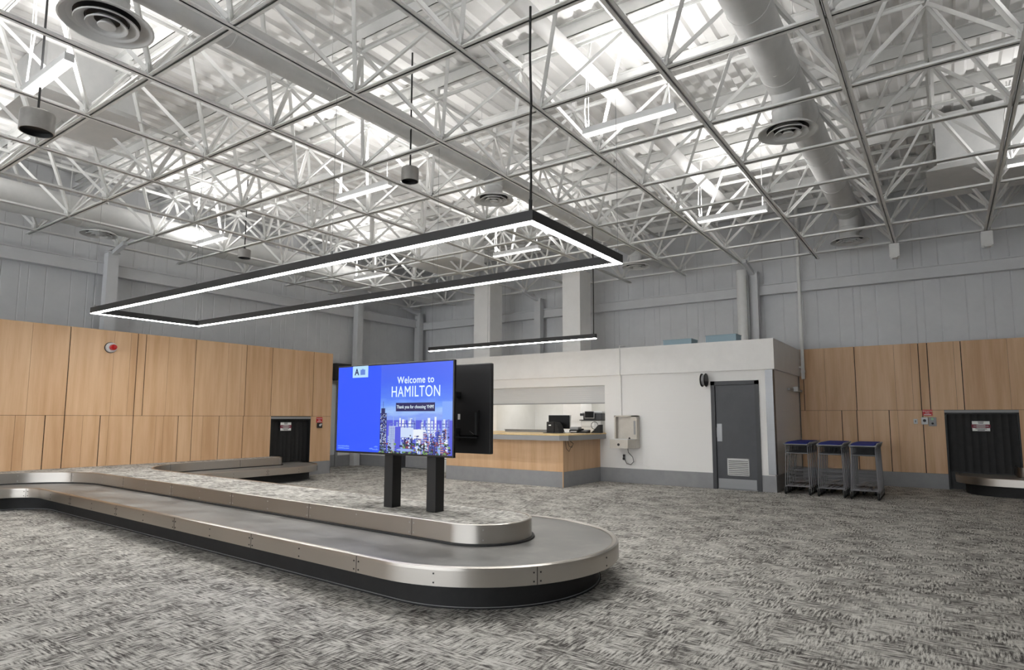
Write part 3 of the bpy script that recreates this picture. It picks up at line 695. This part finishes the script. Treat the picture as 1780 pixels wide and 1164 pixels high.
for k in range(46):
    x = X0+.1+R.random()*(X1-X0-.14); w = .012+R.random()*.022; h = .24+R.random()*.13; blk(x, min(x+w,X1), Z0+.1, Z0+h, R.choice((2,3,4,3,8)), 1+k*.02)
    for q in range(4): blk(x+.003, min(x+w,X1)-.003, Z0+.2+q*.03, Z0+.208+q*.03, R.choice((4,1)), 2.2)
for k in range(110):
    x = X0+.1+R.random()*(X1-X0-.16); w = .012+R.random()*.03; h = .08+(1-k/110)*.14+R.random()*.05; blk(x, min(x+w,X1), Z0, Z0+h, R.choice((1,2,3,8,6,11,4,0,3,10)), 3+k*.02)
    for q in range(int(h/.022)): blk(x+.004, min(x+w,X1)-.004, Z0+.01+q*.022, Z0+.018+q*.022, R.choice((0,1,4,10,7)), 4.6)
blk(X0+.28, X0+.47, Z0+.16, Z0+.255, 2, 4.7); blk(X0+.46, X0+.6, Z0+.15, Z0+.24, 8, 4.7)
blk(X0+.13, X0+.26, Z0+.0, Z0+.27, 2, 5)             # white slab tower with blue side
blk(X0+.215, X0+.295, Z0+.0, Z0+.265, 10, 5.1)
for q in range(17): blk(X0+.135, X0+.21, Z0+.02+q*.0148, Z0+.026+q*.0148, 3, 5.2)
for q in range(6): blk(X0+.14+q*.0125, X0+.144+q*.0125, Z0+.02, Z0+.265, 1, 5.3)
blk(X0+.0, X0+.095, Z0+.0, Z0+.40, 0, 6); blk(X0+.015, X0+.07, Z0+.4, Z0+.45, 0, 6); blk(X0+.04, X0+.044, Z0+.45, Z0+.52, 0, 6)
for q in range(30):
    for p in range(6):
        if R.random() < .55: blk(X0+.006+p*.0145, X0+.016+p*.0145, Z0+.01+q*.0128, Z0+.019+q*.0128, R.choice((2,8,3,4,3)), 6.2)
for k in range(170):
    x = X0+R.random()*(X1-X0-.03); z = Z0+R.random()**1.6*.10; s = .005+R.random()*.012; 
    mb.k = R.choice((5,7,9,7,0,6,9,5)); y = 4.5482-.0004-k*.0000015
    mb.poly([(x+s*math.cos(a)*1.2, y, max(Z0, z+s*math.sin(a)*.8)) for a in [i*PI/5 for i in range(10)]])
for k in range(130):
    x = X0+.32+R.random()*(X1-X0-.36); z = Z0+.06+R.random()*.12; s = .004+R.random()*.008; mb.k = R.choice((0,7,1,6,8,3,4)); y = 4.5482-.0006-k*.0000015
    mb.poly([(x+s*math.cos(a)*1.2, y, z+s*math.sin(a)*.8) for a in [i*PI/4 for i in range(8)]])
mb.poly([(X0+.36+0.12*math.cos(a), 4.5474, Z0+.035+.014*math.sin(a)) for a in [i*PI/9 for i in range(18)]] if not setattr(mb, 'k', 3) else [])
mb.obj('city_picture', cityM, sk)
txw = emit_mat('screen_white_text', sr(222,240,252)); txd = emit_mat('screen_navy', sr(14,18,84)); txp = emit_mat('screen_pale_tag', sr(176,216,244)); 
xc = (xm+sx1)/2-.005
text_obj('lettering', 'Welcome to', .098, txw, sk, face_minus_y(xc, 4.5465, 1.818), xs=.92, bold=.001)
text_obj('lettering', 'HAMILTON', .155, txw, sk, face_minus_y(xc, 4.5465, 1.700), xs=.80, bold=0)
MB().box(xc-.262, xc+.262, 4.5465, 4.5475, 1.508, 1.593).obj('caption_bar', txd, sk)
text_obj('lettering', 'Thank you for choosing YHM!', .047, txw, sk, face_minus_y(xc, 4.5455, 1.551), xs=.80, bold=0)
lb = MB(); lb.quad((sx1-.14,4.5478,1.43),(sx1-.014,4.5478,1.43),(sx1-.014,4.5478,1.6),(sx1-.14,4.5478,1.6)); lb.obj('light_patch', emit_mat('screen_light_patch', sr(120,160,240)), sk)
tg = MB().rbox(-5.235, -4.995, 4.5465, 4.5478, 1.868, 1.99, .0006, 1).obj('gate_tag', txp, bl)
text_obj('lettering', 'A', .098, txd, bl, face_minus_y(-5.168, 4.5455, 1.925), xs=.95, bold=.002)
ic = MB().box(-5.112, -5.04, 4.545, 4.546, 1.895, 1.95).box(-5.09, -5.062, 4.545, 4.546, 1.95, 1.956).box(-5.09,-5.086,4.545,4.546,1.945,1.96).box(-5.066,-5.062,4.545,4.546,1.945,1.96); ic.obj('suitcase_icon', emit_mat('screen_icon', sr(96,130,210)), bl)
tl = emit_mat('screen_small_text', sr(110,150,250)); mb = MB(); R = random.Random(3)
for x0, x1, z in ((-5.44,-5.26,1.135),(-5.44,-5.26,1.112),(-4.95,-4.90,1.118),(-4.88,-4.83,1.14),(-4.905,-4.82,1.112)):
    x = x0
    while x < x1: w = .006+R.random()*.012; mb.box(x, min(x+w,x1), 4.5476, 4.5484, z, z+.009+R.random()*.006); x += w+.004
mb.obj('small_print', tl, bl)
# rear screen seen from the back
MB().rbox(-5.50, -3.84, 5.16, 5.215, 1.075, 2.01, .01, 2).obj('rear_screen_case', 'backblack', ds)
rp = MB().box(-4.22, -3.98, 5.135, 5.16, 1.26, 1.52).box(-4.60, -4.24, 5.15, 5.16, 1.2, 1.3); rp.obj('mount_plate', 'black', ds)
MB().box(-4.02, -3.995, 5.128, 5.135, 1.27, 1.5).box(-4.3, -4.0, 5.13, 5.16, 1.235, 1.25).obj('bracket_rail', 'darkwire', ds)
MB().box(-4.27, -4.15, 5.157, 5.1595, 1.425, 1.485).obj('rating_label', 'paper', ds)
MB().tube([(-4.3,5.145,1.33),(-4.2,5.14,1.29),(-4.1,5.14,1.31),(-4.03,5.13,1.27)], .006, 6).obj('cable', 'cable', ds)

# ------------------------------------------------------------------ service counter and things on it
ct = thing('service_counter', 'maple fronted service counter with a grey-edged top beneath the booth window', 'counter')
MB().box(-9.83, -6.63, 11.47, YB-.012, .32, .97).obj('body', 'wood', ct)
MB().box(-9.83, -6.63, 11.462, YB-.012, 0, .318).obj('plinth', 'base', ct)
MB().box(-6.645, -6.628, 11.455, 11.47, 0, .97).obj('corner_trim', 'wood', ct)
top = [(-9.95, 11.28), (-6.62, 11.28), (-6.48, 11.42), (-6.48, YB+.0), (-9.95, YB+.0)]
MB().prism(top, .97, 1.075).obj('edge_band', 'grey', ct)
tp = [(-9.955, 11.275), (-6.617, 11.275), (-6.475, 11.418), (-6.475, YB+.0), (-6.55, YB+.3), (-9.70, YB+.3), (-9.955, YB)]
MB().prism([(-9.955, 11.275), (-6.617, 11.275), (-6.475, 11.418), (-6.475, YB-.001), (-9.955, YB-.001)], 1.075, 1.1).box(-9.74, -6.51, YB-.001, YB+.35, 1.075, 1.1).obj('worktop', wood_mat('maple_worktop', sr(214,184,132), sr(228,200,150), sr(236,210,165)), ct)
MB().tube([(-6.60,11.60,.97),(-6.58,11.62,.85),(-6.56,11.7,.82),(-6.55,11.75,.9),(-6.57,11.66,.95)], .006, 6).tube([(-6.6,11.5,.97),(-6.59,11.52,.8),(-6.57,11.6,.74),(-6.56,11.7,.86)], .005, 6).obj('loose_cable', 'cable', ct)
ZT1 = 1.1
# desktop monitor with white stand
t = thing('computer_monitor', 'black computer screen on a white foot on the service counter', 'monitor', (-7.40, 12.62, ZT1), math.radians(8))
mm = MB().rbox(-.27, .27, -.02, .02, .09, .41, .006, 2); o = mm.obj('screen_case', 'lgrey', t)
MB().box(-.262, .262, -.0225, -.0195, .10, .402).obj('screen', 'alloff', t)
MB().box(-.07, .07, .0, .035, .0, .2).rbox(-.13, .13, -.1, .12, 0, .015, .004, 1).obj('stand', 'lgrey', t)
for p in (o,): p.rotation_euler = (math.radians(-6), 0, 0)
t = thing('card_printer', 'black upright box printer with a small white label at the front of the counter', 'printer', (-7.33, 12.28, ZT1))
pf = [(-.13,0),(.125,0),(.10,.10),(.06,.17),(-.0,.235),(-.13,.25)]
mb = MB(); nn = len(pf); vs = [(-.13,y,z) for y,z in [(a,b) for a,b in pf]]+[(.12,y,z) for y,z in pf]
mb = MB().rbox(-.14, .06, -.12, .16, .0, .255, .012, 2)
q = [(.06,.0),(.2,.0),(.17,.06),(.13,.16),(.09,.225),(.06,.245)]
vs = [(x,-.10,z) for x,z in q]+[(x,.14,z) for x,z in q]; k = len(q)
mb.add(vs, [list(range(k)), list(range(k,2*k))[::-1]]+[(i,(i+1)%k,k+(i+1)%k,k+i) for i in range(k)])
mb.obj('body', 'rubber', t); MB().box(-.08, -.02, -.1215, -.12, .165, .19).obj('label', 'paper', t)
MB().rbox(-.2, .24, -.17, .2, -.0, .012, .003, 1).obj('tray', 'black', t)
t = thing('keyboard', 'flat white keyboard lying between the box printer and the screen', 'keyboard', (-7.12, 12.42, ZT1), math.radians(12))
MB().rbox(-.13, .1, -.07, .07, .001, .022, .004, 1).obj('case', 'lgrey', t); mb = MB()
for a in range(9):
    for b in range(4): mb.box(-.12+a*.024, -.12+a*.024+.019, -.058+b*.03, -.058+b*.03+.023, .022, .028)
mb.obj('keys', 'paper', t)
t = thing('label_printer', 'small black label printer with a grey lid right of the keyboard', 'printer', (-6.98, 12.62, ZT1))
MB().rbox(-.11, .11, -.09, .1, .0, .075, .008, 2).obj('body', 'black', t); MB().rbox(-.11, .11, -.06, .1, .075, .14, .012, 2).obj('lid', 'grey', t); MB().box(-.08, .08, -.092, -.088, .025, .045).obj('paper_slot', 'lgrey', t)
t = thing('telephone', 'low black desk telephone in front of the white office printer', 'telephone', (-6.78, 12.66, ZT1))
mb = MB(); q = [(-.1,0),(.1,0),(.1,.075),(-.1,.03)]; vs = [(-.11,y,z) for y,z in q]+[(.11,y,z) for y,z in q]; mb.add(vs, [(0,1,2,3),(7,6,5,4),(0,4,5,1),(1,5,6,2),(2,6,7,3),(3,7,4,0)]); mb.obj('base', 'black', t)
MB().rbox(-.105, -.05, -.1, .1, .065, .1, .012, 2).obj('handset', 'rubber', t); mb = MB()
for a in range(3):
    for b in range(4): mb.box(-.02+a*.035, .005+a*.035, -.075+b*.035, -.055+b*.035, .045+b*.008, .052+b*.008)
mb.obj('keypad', 'grey', t)
t = thing('office_printer', 'white and black multifunction printer with a tilted touch screen in the booth window', 'printer', (-6.90, 13.32, ZT1))
MB().rbox(-.26, .26, -.1, .16, 0, .28, .012, 2).obj('body', 'lgrey', t)
MB().box(-.255, .10, -.106, -.1, .135, .145).box(-.245, .09, -.104, -.1, .02, .12).box(-.245,.09,-.104,-.1,.155,.265).obj('paper_drawer', 'paper', t)
MB().rbox(-.29, .28, -.12, .16, .28, .30, .004, 1).rbox(-.20, .29, -.1, .16, .30, .40, .008, 1).rbox(-.29, .29, -.1, .16, .39, .45, .008, 1).obj('scanner', 'frame', t)
MB().rbox(-.24, .05, -.06, .16, .45, .475, .006, 1).rbox(.04, .29, -.06, .16, .45, .50, .02, 2).obj('document_feeder', 'lgrey', t)
mb = MB().rbox(-.13, .12, -.155, -.135, .335, .50, .006, 1); o = mb.obj('panel_case', 'lgrey', t); MB().box(-.12, .11, -.158, -.154, .345, .49).obj('touch_screen', 'alloff', o)
t = thing('shoulder_bag', 'black bag with a looped strap slumped at the right end of the counter', 'bag', (-6.56, 12.95, ZT1))
mb = MB(); q = [(-.16,0),(.06,0),(.06,.19),(.02,.17),(-.06,.08)]; vs = [(x,-.09,z) for x,z in q]+[(x,.1,z) for x,z in q]; k = 5
mb.add(vs, [list(range(k)), list(range(k,2*k))[::-1]]+[(i,(i+1)%k,k+(i+1)%k,k+i) for i in range(k)]); mb.obj('bag_body', 'rubber', t)
MB().tube([(-.1+.11*math.cos(a)*.8, 0, .17+.085*math.sin(a)) for a in [PI*.0+i*2*PI/14 for i in range(14)]], .007, 6, True).obj('strap', 'cable', t)
tag(MB().box(-9.0, -7.62, 12.7, 12.73, ZT1, 1.16).box(-9.0, -7.62, 12.66, 12.73, 1.155, 1.165).obj('counter_shelf', 'grey'), 'low grey ledge standing along the back of the service counter', 'ledge')

# drinking fountain
t = thing('drinking_fountain', 'wall-mounted beige steel drinking fountain with a high back between counter and door', 'drinking fountain', (-5.92, YB-.012, .78))
MB().box(-.27, .27, -.06, 0, .2, .72).box(-.27, -.235, -.16, -.06, .2, .72).box(.14, .27, -.16, -.06, .2, .72).box(-.27, .27, -.16, -.06, .69, .72).obj('back_panel', 'fount', t)
MB().prism([(-.27,0),(.27,0),(.27,-.2),(.16,-.40),(-.27,-.40)], 0, .19).obj('basin_case', 'fount', t)
MB().prism([(-.25,-.02),(.25,-.17),(.15,-.385),(-.25,-.385)], .19, .202).obj('basin_top', 'lgrey', t)
MB().lathe([(.02,.2),(.018,.23),(.0,.24)], (.12,-.22,0), 12).obj('spout', 'ink', t); MB().lathe([(.0,-.41),(.028,-.408),(.03,-.40)], (-.06,0,.08), 14, 'y').obj('push_button', 'ink', t)
MB().box(.2, .245, -.163, -.16, .3, .6).obj('vent_grille', 'grey', t)
MB().tube([(.02,-.1,.0),(.03,-.08,-.1),(.12,-.06,-.2),(.14,-.05,-.3),(.07,-.05,-.37),(-.03,-.05,-.35),(-.09,-.03,-.26),(-.11,-.02,-.2)], .007, 7).obj('power_cord', 'cable', t)
t = thing('wall_outlet', 'black double socket on the white wall under the drinking fountain', 'outlet')
MB().rbox(-6.06, -6.0, YB-.02, YB-.001, .50, .63, .003, 1).obj('plate', 'grey', t); MB().rbox(-6.055, -6.005, YB-.05, YB-.02, .51, .56, .004, 1).rbox(-6.055, -6.005, YB-.035, YB-.02, .575, .62, .004, 1).obj('plug', 'ink', t)
tag(MB().tube([(-6.08, YB-.075, 2.98), (-6.08, YB-.075, 2.43)], .014, 8).tube([(-6.08, YB-.075, 2.45), (-6.08, YB-.02, 2.38), (-6.08, YB-.016, 1.49)], .012, 8).tube([(-6.08,YB-.075,2.98),(-6.08,YB-.075,3.08),(-6.02,YB+.1,3.09)], .014, 8).obj('conduit', 'paper'), 'thin white vertical conduit above the drinking fountain', 'conduit')
# alarm bell
t = thing('alarm_bell', 'black round double-disc fixture projecting from the white wall at the door corner', 'wall fixture', (-4.13, YB-.16, 2.235))
MB().lathe([(0,-.055),(.135,-.052),(.142,-.04),(.135,-.03),(0,-.028)], axis='x').obj('disc', 'black', t)
MB().lathe([(0,.055),(.135,.052),(.142,.04),(.135,.03),(0,.028)], axis='x').obj('disc', 'black', t)
MB().lathe([(.112,-.03),(.112,.03)], axis='x').obj('drum', 'grey', t)
MB().box(-.02, .02, .1, .159, -.03, .03).obj('bracket', 'black', t)
# horn strobe on the booth side wall, conduit
tag(MB().rbox(-2.759, -2.66, 14.9, 15.06, 2.03, 2.14, .008, 2).box(-2.8,-2.75,14.5,15.9,2.05,2.1).obj('junction_box', 'lgrey'), 'small white box with raceway high on the side wall of the booth', 'junction box')
tag(MB().tube([(-2.69, 15.75, ZT), (-2.69, 15.75, 2.35)], .04, 12).tube([(-2.69,15.75,2.62),(-2.80,15.75,2.62)], .028, 10).lathe([(.05,2.5),(.05,2.56)], (-2.69,15.75,0), 12).obj('sprinkler_pipe', 'white'), 'white vertical pipe dropping in front of the rear wood panels', 'pipe')
tag(MB().lathe([(.13,0),(.13,5.05),(0,5.06)], (-3.95,15.6,0), 20).lathe([(.14,4.2),(.14,4.3)], (-3.95,15.6,0), 20).obj('downpipe', 'white'), 'fat white vertical pipe beside the rear wall column', 'pipe')
tag(MB().tube([(-3.8,15.55,0),(-3.8,15.55,4.9)], .03, 8).obj('downpipe', 'grey'), 'thin dark vertical pipe between the fat pipe and the wall column', 'pipe')
for x0, x1, y, h, lab in ((-5.05,-4.42,12.95,.1,'pale blue flat carton on the booth roof, lower one on the left'),(-4.13,-3.50,13.0,.14,'pale blue carton on the booth roof, taller one on the right')):
    t = thing('carton', lab, 'box', group='pale blue cartons on the booth roof')
    MB().box(x0, x1, y+.2, y+.6, 3.036, 3.036+h).obj('body', 'bluebox', t); MB().box(x0-.008, x1+.008, y+.192, y+.608, 3.036+h, 3.05+h).obj('lid', 'bluebox', t)
tag(MB().lathe([(0,.001),(.15,.001),(.17,.3),(.16,.3),(.145,.02),(0,.02)], (-11.25,12.95,0)).obj('waste_bin', 'paper'), 'white round waste bin beside the left end of the service counter', 'bin')

# ------------------------------------------------------------------ luggage trolleys
def trolley(label, loc, group):
    t = thing('luggage_trolley', label, 'trolley', loc, 0, group)
    fr = MB(); hw = .215
    for s in (-1, 1):
        fr.tube([(s*hw,.02,.10),(s*hw*.985,.03,.3),(s*hw*.90,.06,.80),(s*hw*.88,.07,.93)], .011, 8)
        fr.tube([(s*hw,.03,.13),(s*.19,.35,.15),(s*.13,.80,.16),(s*.09,.86,.17)], .011, 8)
    fr.tube([(-hw,.02,.16),(hw,.02,.16)], .012, 8).tube([(-.09,.86,.17),(.09,.86,.17)], .013, 8).tube([(-hw*.9,.06,.78),(hw*.9,.06,.78)], .010, 8)
    fr.obj('frame', 'chrome', t)
    pw = MB()
    for z in (.25,.32,.39,.46): pw.tube([(-hw*.95,.045,z),(hw*.95,.045,z)], .005, 6)
    for y in (.12,.24,.36,.48,.60,.72): pw.tube([(-.20+.08*(y/.86),y,.16),(.20-.08*(y/.86),y,.16)], .006, 6)
    for x in (-.1, 0, .1): pw.tube([(x,.03,.165),(x*.7,.84,.17)], .005, 6)
    pw.obj('platform', 'chrome', t)
    bk = MB()
    for z in (.80,.92): bk.tube([(-.19,.05,z),(.19,.05,z),(.17,.30,z),(-.17,.30,z)], .005, 6, True)
    for k in range(16):
        x = -.185+k*.0247; bk.tube([(x,.05,.80),(x,.05,.92)], .0028, 4); bk.tube([(x*.9,.30,.80),(x*.9,.30,.92)], .0028, 4)
    for k in range(8): bk.tube([(-.18,.07+k*.03,.80),(.18,.07+k*.03,.80)], .003, 4)
    bk.obj('basket', 'darkwire', t)
    MB().add([(-.185,-.015,.962),(.185,-.015,.962),(.18,.30,.985),(-.18,.30,.985),(-.185,-.015,.974),(.185,-.015,.974),(.18,.30,.997),(-.18,.30,.997)], [(0,3,2,1),(4,5,6,7),(0,1,5,4),(1,2,6,5),(2,3,7,6),(3,0,4,7)]).obj('blue_panel', 'blue', t)
    MB().tube([(-.2,.065,.92),(-.215,-.01,.955),(-.205,.32,.985)], .013, 8).tube([(.2,.065,.92),(.215,-.01,.955),(.205,.32,.985)], .013, 8).tube([(-.21,-.012,.95),(.21,-.012,.95)], .010, 8).obj('handle', 'grey', t)
    for x, y, r in ((-.215,.02,.065),(.215,.02,.065),(-.10,.80,.055),(.10,.80,.055)):
        w_ = MB().lathe([(.012,-.014),(r-.006,-.016),(r,-.009),(r,.009),(r-.006,.016),(.012,.014)], (x,y,r+.001), 18, 'x').obj('wheel', 'rubber', t)
        MB().lathe([(0,-.02),(.014,-.02),(.014,.02),(0,.02)], (x,y,r+.001), 10, 'x').box(x-.022, x-.018, y-.012, y+.012, r, r+.09).box(x+.018, x+.022, y-.012, y+.012, r, r+.09).obj('caster_fork', 'grey', w_)
    return t
tr0 = None
ordn = ['front', 'second', 'third', 'fourth', 'fifth', 'rearmost']
rows = [(-2.41, 13.03, 'left row beside the white booth'), (-1.825, 12.98, 'middle of three rows'), (-1.28, 12.93, 'right row nearest the baggage opening')]
for x, y, rl in rows:
    for k in range(6):
        lab = '%s luggage trolley with blue panel, nested in the %s' % (ordn[k], rl); loc = (x, y+k*.2, 0)
        if tr0 is None: tr0 = trolley(lab, loc, 'nested luggage trolleys')
        else: dup(tr0, loc, lab)

# ------------------------------------------------------------------ light
wd = bpy.data.worlds.new('world'); bpy.context.scene.world = wd; wd.use_nodes = True
bg = wd.node_tree.nodes['Background']; bg.inputs['Color'].default_value = (.94,.97,1,1); bg.inputs['Strength'].default_value = 5.0
vs = bpy.context.scene.view_settings; vs.view_transform = 'Standard'; vs.exposure = 0.85
